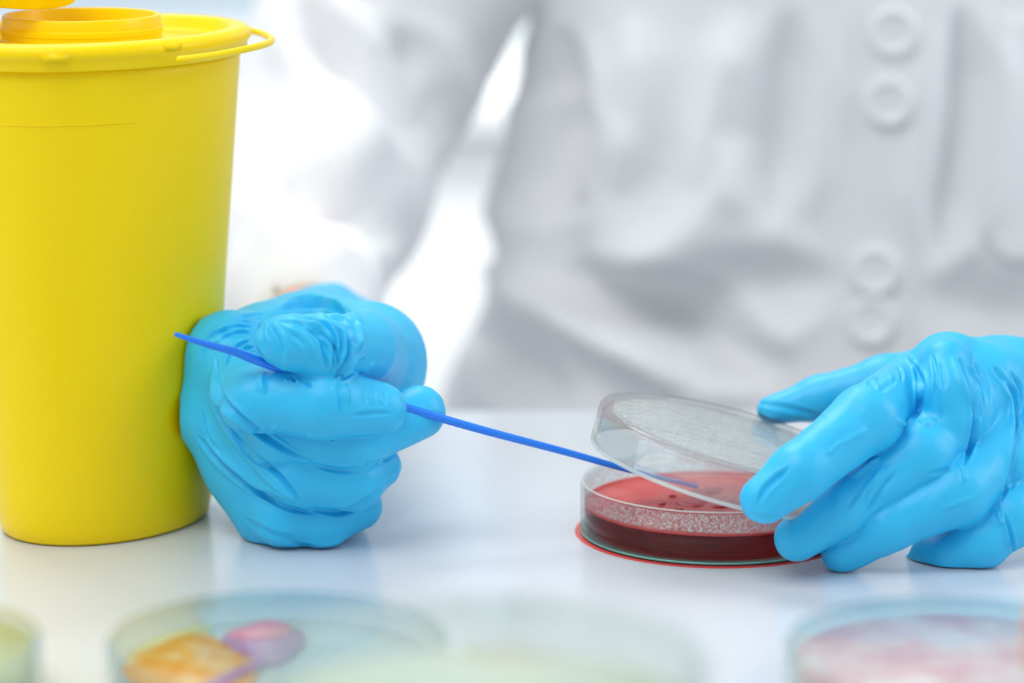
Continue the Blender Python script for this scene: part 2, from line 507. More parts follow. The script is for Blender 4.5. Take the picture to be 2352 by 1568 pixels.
# lid: stepped rim with a recessed deck
T = taper(H)
def off(lst):  # oval rings offset by millimetres
    return lst
def oval_ring(name, prof, mat_, parent, seg=192, cx=0, cy=0, a=None, b=None):
    """prof of (offset from the oval in m, z)"""
    V = []; F = []; n = len(prof)
    for j in range(seg):
        t = 2 * math.pi * j / seg
        for o_, z in prof:
            V.append((cx + (a + o_) * math.cos(t), cy + (b + o_) * math.sin(t), z))
    for j in range(seg):
        k = (j + 1) % seg
        for i in range(n - 1):
            F.append((j * n + i, k * n + i, k * n + i + 1, j * n + i + 1))
    me = mesh_from(name, V, F)
    bm = bmesh.new(); bm.from_mesh(me); bmesh.ops.recalc_face_normals(bm, faces=bm.faces); bm.to_mesh(me); bm.free()
    o = link(name, me, mat_, parent); me.set_sharp_from_angle(angle=R(50))
    return o
a2, b2 = BA * T, BB * T
Z0 = 0.1566
lid = oval_ring('bin_lid', [(-.0005, Z0 - .001), (.0016, Z0 - .001), (.0022, Z0), (.0022, Z0 + .0022), (.0028, Z0 + .0028), (.0034, Z0 + .0036),
                            (.0034, Z0 + .0052), (.0028, Z0 + .0061), (.0014, Z0 + .0071), (-.0002, Z0 + .0075), (-.0026, Z0 + .0073), (-.0036, Z0 + .0066),
                            (-.0046, Z0 + .0036), (-.0062, Z0 + .0026), (-.0100, Z0 + .0024)], M_yellow, bin_root, a=a2, b=b2)
# deck of the lid closed by a fan
deck = lathe('lid_deck', [(0, Z0 + .0026), (a2 - .0055, Z0 + .0026), (a2 - .0055, Z0 + .0014), (0, Z0 + .0014)], M_yellow, lid, seg=96, fy=(b2 - .0055) / (a2 - .0055))
# threaded collar of the opening, offset towards the left
Rinv = Matrix.Rotation(-BR, 3, 'Z')
cc = Rinv @ Vector((at(188, 60, 1018)[0] - BC[0], 0.0, 0))
collar = lathe('collar', [(.0262, Z0 + .0024), (.0262, Z0 + .0042), (.0258, Z0 + .0046), (.0258, Z0 + .0062), (.0262, Z0 + .0066), (.0262, Z0 + .0080), (.0257, Z0 + .0085),
                          (.0257, Z0 + .0112), (.0252, Z0 + .0120), (.0240, Z0 + .0120), (.0236, Z0 + .0112), (.0236, Z0 + .0024)], M_yellow, bin_root, seg=128, sharp=40)
collar.location = (cc.x, cc.y, 0)
# hinged cap swung up at the left
cap = lathe('cap', [(0, 0), (.0262, 0), (.0276, .0006), (.0282, .002), (.0282, .0085), (.0272, .0085), (.0268, .003), (0, .0028)], M_yellow, bin_root, seg=96, sharp=40)
capw = Rinv @ Vector((at(-55, -60, 990)[0] - BC[0], -0.004, 0))
cap.location = (capw.x, capw.y, Z0 + .0206); cap.rotation_euler = (R(6), R(10), -BR)
hinge = tube('hinge_strap', [(cc.x - .0245, cc.y + .004, Z0 + .017), (cc.x - .034, cc.y + .004, Z0 + .020), (capw.x - .022, capw.y + .006, Z0 + .030)], .0016, M_yellow, bin_root, seg=10, flat=.5)
# latch tabs on the rim
def on_rim(t, o_, z): return Vector(((a2 + o_) * math.cos(t), (b2 + o_) * math.sin(t), z))
def rim_angle(px):
    best = None
    for k in range(720):
        t = -math.pi * k / 720
        p = Matrix.Rotation(BR, 3, 'Z') @ on_rim(t, .0034, Z0 + .006)
        q = np.array([p.x + BC[0], p.y + BC[1], p.z]); x, y = pix(q)
        if best is None or abs(x - px) < best[0]: best = (abs(x - px), t)
    return best[1]
def tab(px, wd, hh, name='latch_tab', zc=.0062, th=.0012):
    t = rim_angle(px)
    bm = bmesh.new(); bmesh.ops.create_cube(bm, size=1)
    for v in bm.verts:
        v.co = Vector((v.co.x * wd * (0.9 if v.co.z < 0 else 1.06), v.co.y * th, v.co.z * hh))
    bmesh.ops.bevel(bm, geom=bm.edges[:], offset=.0003, segments=2, affect='EDGES')
    me = bpy.data.meshes.new(name); bm.to_mesh(me); bm.free()
    o = link(name, me, M_yellow, lid)
    p = on_rim(t, .0034, Z0 + zc)
    n = Vector((math.cos(t) / a2, math.sin(t) / b2, 0)).normalized()
    o.location = p; o.rotation_euler = (0, 0, math.atan2(n.y, n.x) - math.pi / 2)
    return o
tab(128, .0088, .0036, zc=.0034)
tab(128, .0068, .0024, zc=.0034, th=.0020)
tab(398, .0062, .0022, zc=.0050, th=.0020)
# thin carrying ring that loops round the right end of the rim
pts = []
for px_, py_, Y_ in [(412, 137, 974), (430, 135, 975), (480, 129, 983), (535, 119, 994), (585, 108, 1006), (616, 99, 1020), (623, 90, 1034), (604, 78, 1048), (575, 70, 1056), (550, 66, 1058)]:
    q = at(px_, py_, Y_); v = Rinv @ Vector((q[0] - BC[0], q[1] - BC[1], 0)); pts.append((v.x, v.y, q[2]))
tube('carrying_ring', [Vector(p) for p in spline(pts, 8)], .00115, M_yellow, bin_root, seg=12)
# fine moulded line and graduation marks on the left of the body
def body_arc(z, t0, t1, r=.0002, name='moulded_line'):
    s = taper(z)
    P_ = [(BA * s * math.cos(t), BB * s * math.sin(t), z) for t in np.linspace(t0, t1, 40)]
    return tube(name, P_, r, M_yellow, bin_root, seg=6)
body_arc(.1385, R(-175), R(-118))

# ------------------------------------------------------------------ glass dishes
def dish_profile(Ro, h, th=.0013, ri=.0016):
    return [(0, 0), (Ro - .0025, 0), (Ro - .0008, .0004), (Ro, .0016), (Ro, h - .0006), (Ro - .0003, h - .0001), (Ro - .0008, h), (Ro - th + .0001, h - .0003), (Ro - th, h - .0009),
            (Ro - th, .0016 + ri), (Ro - th - .0008, .0020), (Ro - th - .002, .0016), (0, .0016)]
M_agar = jelly('blood_agar', (0.955, 0.01, 0.03), 480)
M_agar_lit = blotchy('lit_agar_pink_red', [(.30, (.62, .03, .05)), (.45, (.84, .15, .15)), (.60, (.90, .26, .24)), (.75, (.70, .12, .15))], 45, rough=.3, alpha=.62, thru=(.97, .25, .2))
M_dark = mat('dark_red_colony', (0.50, 0.0, 0.02), 0.3, 0.5, var=(300, (0.38, 0, 0.03)))
M_fog = condensation('droplets_on_wall', 1100, .55, stretch=(1, 1, .7))
M_fog2 = condensation('droplets_under_lid', 1000, .95, white=(.97, .99, 1), stretch=(.55, 1, 1), soft=.16, base=.40)

DX, DY = .0667, 1.0010; DR, DH = .0442, .0177
dish = tag(empty('petri_dish', (DX, DY, 0)), 'open glass petri dish of dark red blood agar beside the hand', 'petri dish')
lathe('glass_base', dish_profile(DR, DH), M_glass, dish, seg=192, sharp=60)
lathe('agar', [(0, .0019), (DR - .0038, .0019), (DR - .0021, .0036), (DR - .0016, .0045), (DR - .0015, .0098), (DR - .0019, .0093), (DR - .0028, .0091), (0, .0091)], M_agar, dish, seg=160)
lathe('lit_agar_film', [(0, .00918), (DR - .0030, .00918), (DR - .0020, .0094)], M_agar_lit, dish, seg=128)  # added film: the lit agar top's lighter red put into its colour
rg = random.Random(5)
def colony(name, cx, cy, r, mat_, parent, z0, hgt=.0006, seed=0):
    g = random.Random(seed); V = [(cx, cy, z0 + hgt)]; n = 40
    ph = [g.uniform(0, 6.28) for _ in range(4)]
    F = []
    for ring, (f, zz) in enumerate(((.6, .9), (.9, .5), (1, 0))):
        for j in range(n):
            t = 2 * math.pi * j / n
            rr = r * f * (1 + .18 * math.sin(2 * t + ph[0]) + .12 * math.sin(3 * t + ph[1]) + .07 * math.sin(5 * t + ph[2]))
            V.append((cx + rr * math.cos(t), cy + rr * math.sin(t), z0 + hgt * zz))
    for j in range(n):
        k = (j + 1) % n
        F.append((0, 1 + j, 1 + k))
        for q in range(2): F.append((1 + q * n + j, 1 + (q + 1) * n + j, 1 + (q + 1) * n + k, 1 + q * n + k))
    return link(name, mesh_from(name, V, F), mat_, parent)
for i, (px_, py_, r_) in enumerate([(1590, 1152, .0058), (1625, 1128, .0048), (1520, 1158, .0012), (1545, 1140, .0011), (1655, 1162, .0028), (1560, 1170, .0016), (1700, 1150, .004)]):
    el = PITCH + math.atan((py_ - 784) / FPX); Yg = (CAMH - .0092) / math.tan(el); q = at(px_, py_, Yg * 1000)
    colony('colony', q[0] - DX, q[1] - DY, r_, M_dark, dish, .0093, seed=i)
lathe('condensation', [(DR - .0015, .0108), (DR - .0015, .0165)], M_fog, dish, seg=160)

# lid held tilted over the dish
LR, LH = .0455, .0133
plid = tag(empty('petri_dish_cover', (.0693, .986, .0231)), 'clear glass lid beaded with droplets, held tilted over the red dish', 'lid')
plid.rotation_euler = (0, R(14.5), 0)
prof = [(r, LH - z) for r, z in dish_profile(LR, LH, th=.0014)]
lathe('lid_glass', prof, M_glass_l, plid, seg=192, sharp=60)
lathe('droplets', [(0, LH - .0018), (LR - .0045, LH - .0018)], M_fog2, plid, seg=96)

lathe('rim', [(LR - .0016, .0003), (LR - .0012, -.0002), (LR - .0002, -.0002), (LR + .0001, .0003), (LR - .0002, .0010), (LR - .0012, .0010)], M_rim, plid, seg=192, closed=True)
lathe('rim', [(DR - .0012, DH - .0003), (DR - .0009, DH + .0001), (DR - .0004, DH + .0001), (DR - .0001, DH - .0003)], M_rim, dish, seg=192)
lathe('foot', [(DR - .0040, .0001), (DR - .0008, .0002), (DR + .0001, .0008), (DR + .0001, .0014), (DR - .0006, .0011), (DR - .0040, .0011)], M_foot, dish, seg=192, closed=True)

M_red = mat('red_agar_and_glow', (0.93, 0.05, 0.03), 0.15, 0.5, var=(90, (0.9, 0.03, 0.03)))  # red of the meniscus and of the painted glow ring
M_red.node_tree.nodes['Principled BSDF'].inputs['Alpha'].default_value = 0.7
lathe('meniscus', [(DR - .0024, .0092), (DR - .0015, .0096), (DR - .0014, .0103), (DR - .0018, .0096)], M_red, dish, seg=192)
glow_ring = lathe('red_glow_ring', [(DR - .0035, .00012), (DR + .0008, .00024), (DR + .0014, .0002), (DR + .0018, .00004)], M_red, dish, seg=192)  # red light fringe round the dish base, painted as a thin ring

# blue inoculating loop
loop_pts = [(405, 768, 950), (470, 789, 952), (540, 808, 955), (600, 831, 958), (740, 878, 966), (935, 937, 974), (1100, 985, 982), (1300, 1038, 989), (1430, 1075, 993), (1520, 1098, 996), (1600, 1117, 999)]
loop_r = [5.5, 7.5, 9.5, 10.5, 10.5, 10, 9.5, 8.5, 7.0, 5.0, 5.5]
L = spline([list(at(*p)) + [r_ * 1.0 / 7200] for p, r_ in zip(loop_pts, loop_r)], 8)
ino = tag(tube('inoculating_loop', [Vector(p[:3]) for p in L], [p[3] for p in L], M_loop, None, seg=16), 'thin blue plastic inoculating loop held in the fist, reaching under the lid', 'inoculating loop')

# ------------------------------------------------------------------ foreground dishes, out of focus
def fdish(name, px, py, Ypx, Rm, h, label, agar_mat, agar_top, lidded=True, z0=0.0, group='dishes along the near edge'):
    q = at(px, py, Ypx)
    o = tag(empty(name, (q[0], q[1], z0)), label, 'petri dish', group)
    lathe('glass_base', dish_profile(Rm, h), M_glass_f, o, seg=96, sharp=60)
    lathe('agar', [(0, .0019), (Rm - .0038, .0019), (Rm - .0021, .0036), (Rm - .0016, .0045), (Rm - .0016, agar_top), (0, agar_top)], agar_mat, o, seg=96)
    if lidded:
        l = lathe('dish_cover', [(r, h + .0016 - z) for r, z in dish_profile(Rm + .0020, h - .002, th=.0013)], M_glass_f, o, seg=96, sharp=60)
    return o
M_orange = blotchy('orange_culture', [(.30, (.80, .26, .01)), (.45, (.84, .38, .06)), (.55, (.84, .50, .18)), (.66, (.80, .68, .42))], 130, alpha=.82)
M_yellowgreen = blotchy('pale_yellow_agar_and_reflection', [(.35, (.62, .66, .30)), (.6, (.78, .80, .55)), (.75, (.85, .86, .70))], 30, alpha=.8)
M_green = blotchy('pale_green_agar', [(.35, (.66, .78, .62)), (.6, (.80, .86, .72)), (.7, (.84, .88, .84))], 22, alpha=.85)
M_pink = blotchy('pale_pink_agar', [(.35, (.72, .42, .50)), (.5, (.80, .60, .66)), (.7, (.84, .80, .84))], 60, alpha=.85)
M_clear = blotchy('pale_blue_agar', [(.35, (.62, .76, .84)), (.7, (.78, .86, .90))], 30, alpha=.6)
M_pinkc = blotchy('pink_colony', [(.3, (.80, .16, .30)), (.7, (.85, .40, .45))], 60, alpha=.9)
M_violet = blotchy('violet_colony', [(.3, (.36, .16, .42)), (.7, (.50, .30, .60))], 60, alpha=.9)
M_orange2 = blotchy('salmon_agar', [(.3, (.80, .30, .16)), (.7, (.86, .48, .32))], 40, alpha=.95)

FD = fdish('petri_dish', 636, 1474, 829, .0455, .0150, 'glass dish with patches of orange, pale blue and pink culture near the table edge', M_clear, .0075)
def sector(name, pts, z0, z1, mat_, parent):
    P_ = spline(pts + [pts[0]], 8)[:-1]; n = len(P_)
    c = P_.mean(0)
    V = [(p[0], p[1], z0) for p in P_] + [(p[0], p[1], z1) for p in P_] + [(c[0], c[1], z1)]
    F = [(i, (i + 1) % n, n + (i + 1) % n, n + i) for i in range(n)] + [(n + i, n + (i + 1) % n, 2 * n) for i in range(n)]
    return link(name, mesh_from(name, V, F), mat_, parent)
def ontable(px, py, z, root):
    el = PITCH + math.atan((py - 784) / FPX); Yg = (CAMH - z) / math.tan(el); q = at(px, py, Yg * 1000)
    return (q[0] - root.location.x, q[1] - root.location.y)
def clampr(p, r):
    l = math.hypot(*p); return p if l < r else (p[0] * r / l, p[1] * r / l)
sector('culture', [clampr(ontable(x, y, .009, FD), .0425) for x, y in [(245, 1500), (262, 1455), (330, 1420), (420, 1410), (475, 1425), (480, 1450), (400, 1500), (310, 1530)]], .0078, .0084, M_yellowgreen, FD)  # patch painted for the yellow bin's reflection in this dish
sector('culture', [clampr(ontable(x, y, .009, FD), .0427) for x, y in [(262, 1530), (310, 1500), (380, 1470), (440, 1450), (495, 1462), (545, 1490), (585, 1512), (560, 1640), (450, 1660), (330, 1600), (270, 1560)]], .0083, .0088, M_orange, FD)
sector('culture', [ontable(x, y, .009, FD) for x, y in [(505, 1470), (560, 1440), (620, 1430), (680, 1445), (700, 1470), (640, 1520), (570, 1508)]], .0084, .0093, M_violet, FD)
sector('streak', [ontable(x, y, .010, FD) for x, y in [(606, 1508), (594, 1524), (520, 1562), (450, 1596), (455, 1578), (540, 1534)]], .0088, .0100, M_violet, FD)
sector('culture', [ontable(x, y, .0095, FD) for x, y in [(515, 1455), (560, 1440), (615, 1425), (670, 1440), (640, 1462), (560, 1468)]], .0093, .0098, M_pinkc, FD)
FG = []
tower = at(1120, 1478, 655)
for i in range(3):
    o = fdish('petri_dish', 1120, 1478, 655, .0450, .0235, ['pale green agar dish at the bottom of the near stack', 'pale green agar dish in the middle of the near stack', 'very blurred pale green agar dish topping the stack nearest the camera'][i], M_green, .0125, z0=i * .0252)
    o.location.y = 0.618; o.location.x = -0.006 
FP = fdish('petri_dish', 2215, 1494, 821, .0475, .0150, 'glass dish of pale pink agar below the right hand', M_pink, .0105)
FY = fdish('petri_dish', -285, 1500, 818, .0435, .0170, 'dish of yellow agar cut off by the left border', M_yellowgreen, .0140)
jq = at(2560, 1500, 690)
jar = tag(empty('specimen_jar', (jq[0], jq[1], 0)), 'orange capped specimen jar cut off by the right border', 'jar')
lathe('jar_body', [(0, 0), (.0175, 0), (.0190, .0012), (.0190, .046), (.0180, .049), (.0168, .049), (.0172, .045), (.0172, .003), (0, .003)], M_glass_f, jar, seg=64, sharp=50)
lathe('cap', [(0, .0640), (.0185, .0640), (.0198, .0630), (.0203, .0615), (.0203, .0495), (.0196, .0485), (.0192, .0490), (.0192, .0600), (0, .0610)], M_orange2, jar, seg=64, sharp=50)
lathe('contents', [(0, .0031), (.0170, .0031), (.0171, .035), (0, .035)], M_orange2, jar, seg=64, sharp=50)

# ------------------------------------------------------------------ the person
person = None
def build_sdf(name, fn, lo, hi, h, curves=None, mat_=None, parent=None, relax_it=1, ripples=None, post=None):
    V, F = polygonize(fn, lo, hi, h)
    V = relax(V, F, relax_it)
    if ripples:
        for rp in ripples: V = ripple(V, F, *rp)
    if curves: V = folds(V, F, curves)
    if post: V = post(V, F)
    return link(name, np_mesh(name, V, F), mat_, parent)

# --- body (skin) : trunk, arms to the wrists, one continuous surface
arm_r = [(1030, -520, 1440, 190), (940, -60, 1425, 170), (800, 330, 1410, 90), (740, 430, 1370, 85), (700, 600, 1245, 85), (705, 785, 1112, 97), (745, 800, 1060, 90)]
arm_l = [(3080, -520, 1440, 190), (3080, 0, 1430, 170), (3000, 480, 1380, 160), (2800, 760, 1230, 140), (2560, 860, 1080, 130), (2430, 890, 1030, 130)]
trunk = [((.160, 1.45, -.22), .115), ((.160, 1.46, .02), .078), ((.160, 1.46, .22), .085), ((.160, 1.46, .36), .08), ((.160, 1.46, .44), .05), ((.160, 1.45, .50), .05)]
thighs = [[((.08, 1.43, -.24), .085), ((.05, 1.12, -.24), .062), ((.05, 1.06, -.30), .052), ((.05, 1.10, -.66), .035), ((.05, 1.04, -.73), .028)],
          [((.24, 1.43, -.24), .085), ((.27, 1.12, -.24), .062), ((.27, 1.06, -.30), .052), ((.27, 1.10, -.66), .035), ((.27, 1.04, -.73), .028)]]
def c3(nodes): return [(np.array(nodes[i][0]), nodes[i][1], np.array(nodes[i + 1][0]), nodes[i + 1][1]) for i in range(len(nodes) - 1)]
body_caps = c3(trunk) + chain(arm_r) + chain(arm_l) + c3(thighs[0]) + c3(thighs[1]) + c3([((.08, 1.46, -.12), .08), ((.24, 1.46, -.12), .08)]) + c3([((.03, 1.45, .34), .06), ((.29, 1.45, .34), .06)])
def body_fn(P): return group_sdf(P, body_caps, .02)
person = build_sdf('person', body_fn, (-.25, .95, -.78), (.60, 1.62, .57), .005, mat_=M_skin)
tag(person, 'person in a white lab coat and blue gloves working over the table', 'person')

# --- lab coat
zt = np.array([-.40, -.30, -.10, -.045, -.0138, .0125, .041, .0775, .137, .25, .36, .42])
at_ = np.array([.215, .205, .200, .193, .176, .166, .172, .160, .148, .150, .130, .070])
bt_ = np.array([.150, .145, .125, .115, .110, .106, .104, .105, .108, .112, .10, .06])
sleeve_r = chain([(1010, -560, 1440, 300), (930, -120, 1425, 300), (798, 230, 1400, 262), (735, 430, 1360, 255), (690, 560, 1265, 205), (700, 660, 1190, 172), (716, 782, 1122, 132)])
sleeve_l = chain([(3070, -560, 1440, 300), (3100, -100, 1430, 280), (3020, 430, 1390, 240), (2860, 700, 1260, 200), (2700, 810, 1150, 170)])
cuff_r = chain([(706, 730, 1150, 92), (716, 820, 1080, 98)])
cuff_l = chain([(2780, 770, 1205, 130), (2620, 850, 1100, 150)])
def coat_fn(P):
    a = np.interp(P[:, 2], zt, at_); b = np.interp(P[:, 2], zt, bt_)
    q = np.sqrt(((P[:, 0] - .160) / a) ** 2 + ((P[:, 1] - 1.445) / b) ** 2)
    d = (q - 1) * np.minimum(a, b)
    d = np.maximum(d, -.33 - P[:, 2]); d = np.maximum(d, P[:, 2] - .42)
    s = smin(group_sdf(P, sleeve_r, .012), group_sdf(P, sleeve_l, .012), 0)
    # cut the sleeve ends and hollow the cuffs
    s = np.maximum(s, -(group_sdf(P, cuff_r, .0)))
    s = np.maximum(s, -(group_sdf(P, cuff_l, .0)))
    ca = at(716, 780, 1124); cn = at(716, 782, 1122) - at(700, 660, 1190); cn /= np.linalg.norm(cn)
    s = np.where(P[:, 0] < .16, np.maximum(s, (P - ca) @ cn), s)
    return smin(d, s, .010)
coat_folds = [
    # sleeve, image left
    ([(640, 0), (720, 200), (860, 400)], 70, 6), ([(690, 0), (820, 200), (980, 360)], 50, -9), ([(760, 0), (900, 200), (1030, 300)], 50, 7), ([(560, 330), (700, 390), (850, 480), (930, 560)], 55, -9),
    ([(540, 420), (680, 440), (800, 510), (880, 600)], 55, -5), ([(900, 60), (960, 200), (1030, 320)], 50, -9),
    # trunk
    ([(1290, 60), (1260, 250), (1190, 430), (1200, 520)], 60, -10), ([(1330, 200), (1290, 400), (1240, 520)], 60, -9), ([(1120, 600), (1230, 680), (1420, 780), (1560, 900)], 55, 12),
    ([(1300, 620), (1450, 700), (1640, 780), (1800, 860)], 60, -12), ([(1350, 560), (1520, 560), (1650, 470), (1720, 320)], 90, 10),
    ([(1420, 720), (1620, 680), (1800, 660), (1930, 650)], 60, -7), ([(1450, 40), (1480, 250), (1440, 450)], 60, 6), ([(1700, 30), (1650, 250), (1600, 420)], 60, 7),
    ([(1820, 20), (1800, 300), (1760, 520)], 50, -6), ([(1080, 760), (1200, 840), (1300, 930)], 50, -10),
    ([(2200, 20), (2220, 200), (2190, 420), (2150, 620)], 45, -8), ([(2120, 660), (2250, 715), (2420, 730)], 70, -4),
]
coat = build_sdf('lab_coat', coat_fn, (-.26, 1.02, -.34), (.62, 1.66, .44), .0042, [(c[0], c[1], c[2] * 1.7) for c in coat_folds], M_coat, person, relax_it=3, ripples=[(.0030, .11, 3, (1, 1, .5), 2)])

# placket, pocket and snaps laid on the coat front
cv = np.zeros(len(coat.data.vertices) * 3, np.float32); coat.data.vertices.foreach_get('co', cv)
bvh = BVHTree.FromPolygons([tuple(v) for v in cv.reshape(-1, 3)], [tuple(p.vertices) for p in coat.data.polygons])
def front(x, z):
    a = np.interp(z, zt, at_); b = np.interp(z, zt, bt_)
    base = 1.445 - b * math.sqrt(max(0.02, 1 - ((x - .160) / a) ** 2))
    h = bvh.ray_cast(Vector((x, base - .035, z)), Vector((0, 1, 0)), .09)
    return h[0].y if h[0] and h[1].y < 0 else base
def patch(name, outline, th, nx=26, nz=60, mat_=M_coat):
    """outline(u,v)->(x,z); thick cloth patch following the coat"""
    V = []; F = []
    for layer in (0, 1):
        for j in range(nz + 1):
            for i in range(nx + 1):
                x, z = outline(i / nx, j / nz)
                e = min(i, nx - i, j, nz - j)
                V.append((x, front(x, z) - (th if layer == 0 else -th) * (1 if e > 0 else .4), z))
    W = nx + 1; K = W * (nz + 1)
    for j in range(nz):
        for i in range(nx):
            a = j * W + i
            F.append((a, a + 1, a + W + 1, a + W)); F.append((K + a, K + a + W, K + a + W + 1, K + a + 1))
    for i in range(nx):
        F.append((i, K + i, K + i + 1, i + 1)); a = nz * W + i; F.append((a, a + 1, K + a + 1, K + a))
    for j in range(nz):
        a = j * W; F.append((a, a + W, K + a + W, K + a)); a = j * W + nx; F.append((a, K + a, K + a + W, a + W))
    return link(name, mesh_from(name, V, F), mat_, coat)
def zfront(py, Y=1330): return at(1176, py, Y)[2]
def xpx(px, Y=1330): return at(px, 400, Y)[0]
patch('placket', lambda u, v: (xpx(1925) + u * (xpx(2132) - xpx(1925)) - .006 * v, .19 - v * .30), .0022)
def pocket_outline(u, v):
    x0, x1, z0, z1 = xpx(2262), xpx(2262) + .080, zfront(625), zfront(40)
    x = x0 + u * (x1 - x0); z = z1 + v * (z0 - z1)
    k = .022
    if v > .8:
        f = (v - .8) / .2; inset = k * (1 - math.sqrt(max(0, 1 - f * f)))
        x = x0 + inset + u * (x1 - x0 - 2 * inset)
    return x + .006 * (1 - v), z
patch('pocket', pocket_outline, .0018, nx=30, nz=40)
snap_prof = [(0, .0022), (.0018, .0020), (.0030, .0010), (.0052, .0010), (.0066, .0026), (.0090, .0034), (.0106, .0024), (.0112, .0006), (.0112, -.001), (0, -.001)]
for px_, py_ in [(2045, 75), (2040, 237), (2018, 628), (2010, 742)]:
    x, z = xpx(px_), zfront(py_)
    s = lathe('snap_button', snap_prof, M_snap, coat, seg=48)
    y = min(front(x, z), front(x + .006, z), front(x - .006, z)) - .0028
    n = Vector((front(x + .008, z) - front(x - .008, z), -.016, (front(x, z + .008) - front(x, z - .008)))).normalized()
    s.location = (x, y, z); s.rotation_euler = n.to_track_quat('Z', 'Y').to_euler()

# --- the fist round the loop (person's right hand)
SK = .0008
def hand_fn(palm, kp, fingers, kf, kj, extra=None):
    pc = [c for ch in palm for c in ch]
    def fn(P):
        d = group_sdf(P, pc, kp)
        f = None
        for ch in fingers:
            e = group_sdf(P, ch, .003)
            f = e if f is None else smin(f, e, kf)
        d = smin(d, f, kj)
        if extra is not None: d = extra(P, d)
        return d
    return fn
f_index = chain([(545, 880, 982, 62), (590, 915, 966, 74), (745, 922, 962, 84), (872, 940, 967, 62)])
f_mid = chain([(560, 960, 985, 60), (640, 1000, 974, 70), (810, 1010, 972, 72), (962, 946, 984, 62)])
f_ring = chain([(580, 1040, 985, 62), (680, 1090, 976, 72), (810, 1100, 976, 70), (872, 1070, 984, 50)])
f_little = chain([(590, 1110, 990, 66), (655, 1180, 983, 74), (740, 1190, 984, 68), (820, 1160, 990, 58)])
thumb = chain([(637, 780, 957, 50), (665, 785, 957, 62), (745, 798, 962, 74), (830, 800, 985, 84)])
palm = [chain([(528, 815, 1000, 76), (512, 880, 1002, 66), (492, 960, 1000, 66), (552, 1070, 998, 66), (612, 1170, 994, 76)]),
        chain([(520, 815, 1000, 78), (560, 900, 978, 60)]), chain([(525, 805, 1004, 74), (620, 790, 1020, 84), (700, 790, 1035, 95)]), chain([(515, 900, 1000, 64), (575, 985, 982, 60)]), chain([(500, 960, 1000, 62), (600, 1080, 986, 66)]), chain([(555, 1070, 998, 66), (640, 1180, 988, 70)]),
        chain([(560, 850, 1020, 105), (700, 830, 1035, 135), (810, 850, 1030, 140)]),
        chain([(560, 960, 1020, 105), (700, 960, 1030, 140), (830, 900, 1020, 118)]),
        chain([(600, 1080, 1012, 95), (740, 1080, 1018, 110)]), chain([(650, 1170, 1000, 78), (780, 1160, 1004, 78)]),
        chain([(830, 800, 990, 88), (850, 820, 1020, 110), (780, 820, 1060, 125)]),
        chain([(700, 830, 1035, 130), (745, 800, 1075, 125), (742, 780, 1100, 128)])]
fn_r = hand_fn(palm, .009, [f_index, f_mid, f_ring, f_little, thumb], .0006, .0012)
cuff_flap = chain([(735, 775, 1098, 128), (745, 735, 1118, 118)])
def fist_fn(P):
    d = fn_r(P)
    inner = group_sdf(P, chain([(742, 780, 1100, 116), (735, 700, 1150, 125)]), 0)
    ca = at(742, 770, 1112); cn = at(742, 760, 1120) - at(742, 790, 1085); cn /= np.linalg.norm(cn)
    d = np.maximum(np.maximum(d, -inner), (P - ca) @ cn)
    # the side of the fist rests against the bin, flattened by it
    c_, s_ = math.cos(BR), math.sin(BR)
    X = (P[:, 0] - BC[0]) * c_ + (P[:, 1] - BC[1]) * s_; Y = -(P[:, 0] - BC[0]) * s_ + (P[:, 1] - BC[1]) * c_
    t_ = 1.0 + 0.36 * P[:, 2] / 0.155
    q = np.sqrt((X / (BA * t_)) ** 2 + (Y / (BB * t_)) ** 2)
    return np.maximum(d, (1 - q) * BB * t_ + .0006)
def zfloor(V, F):
    V = V.copy(); z = V[:, 2]; V[:, 2] = np.where(z < .0006, .0006 + (z - .0006) * .02, z); return V
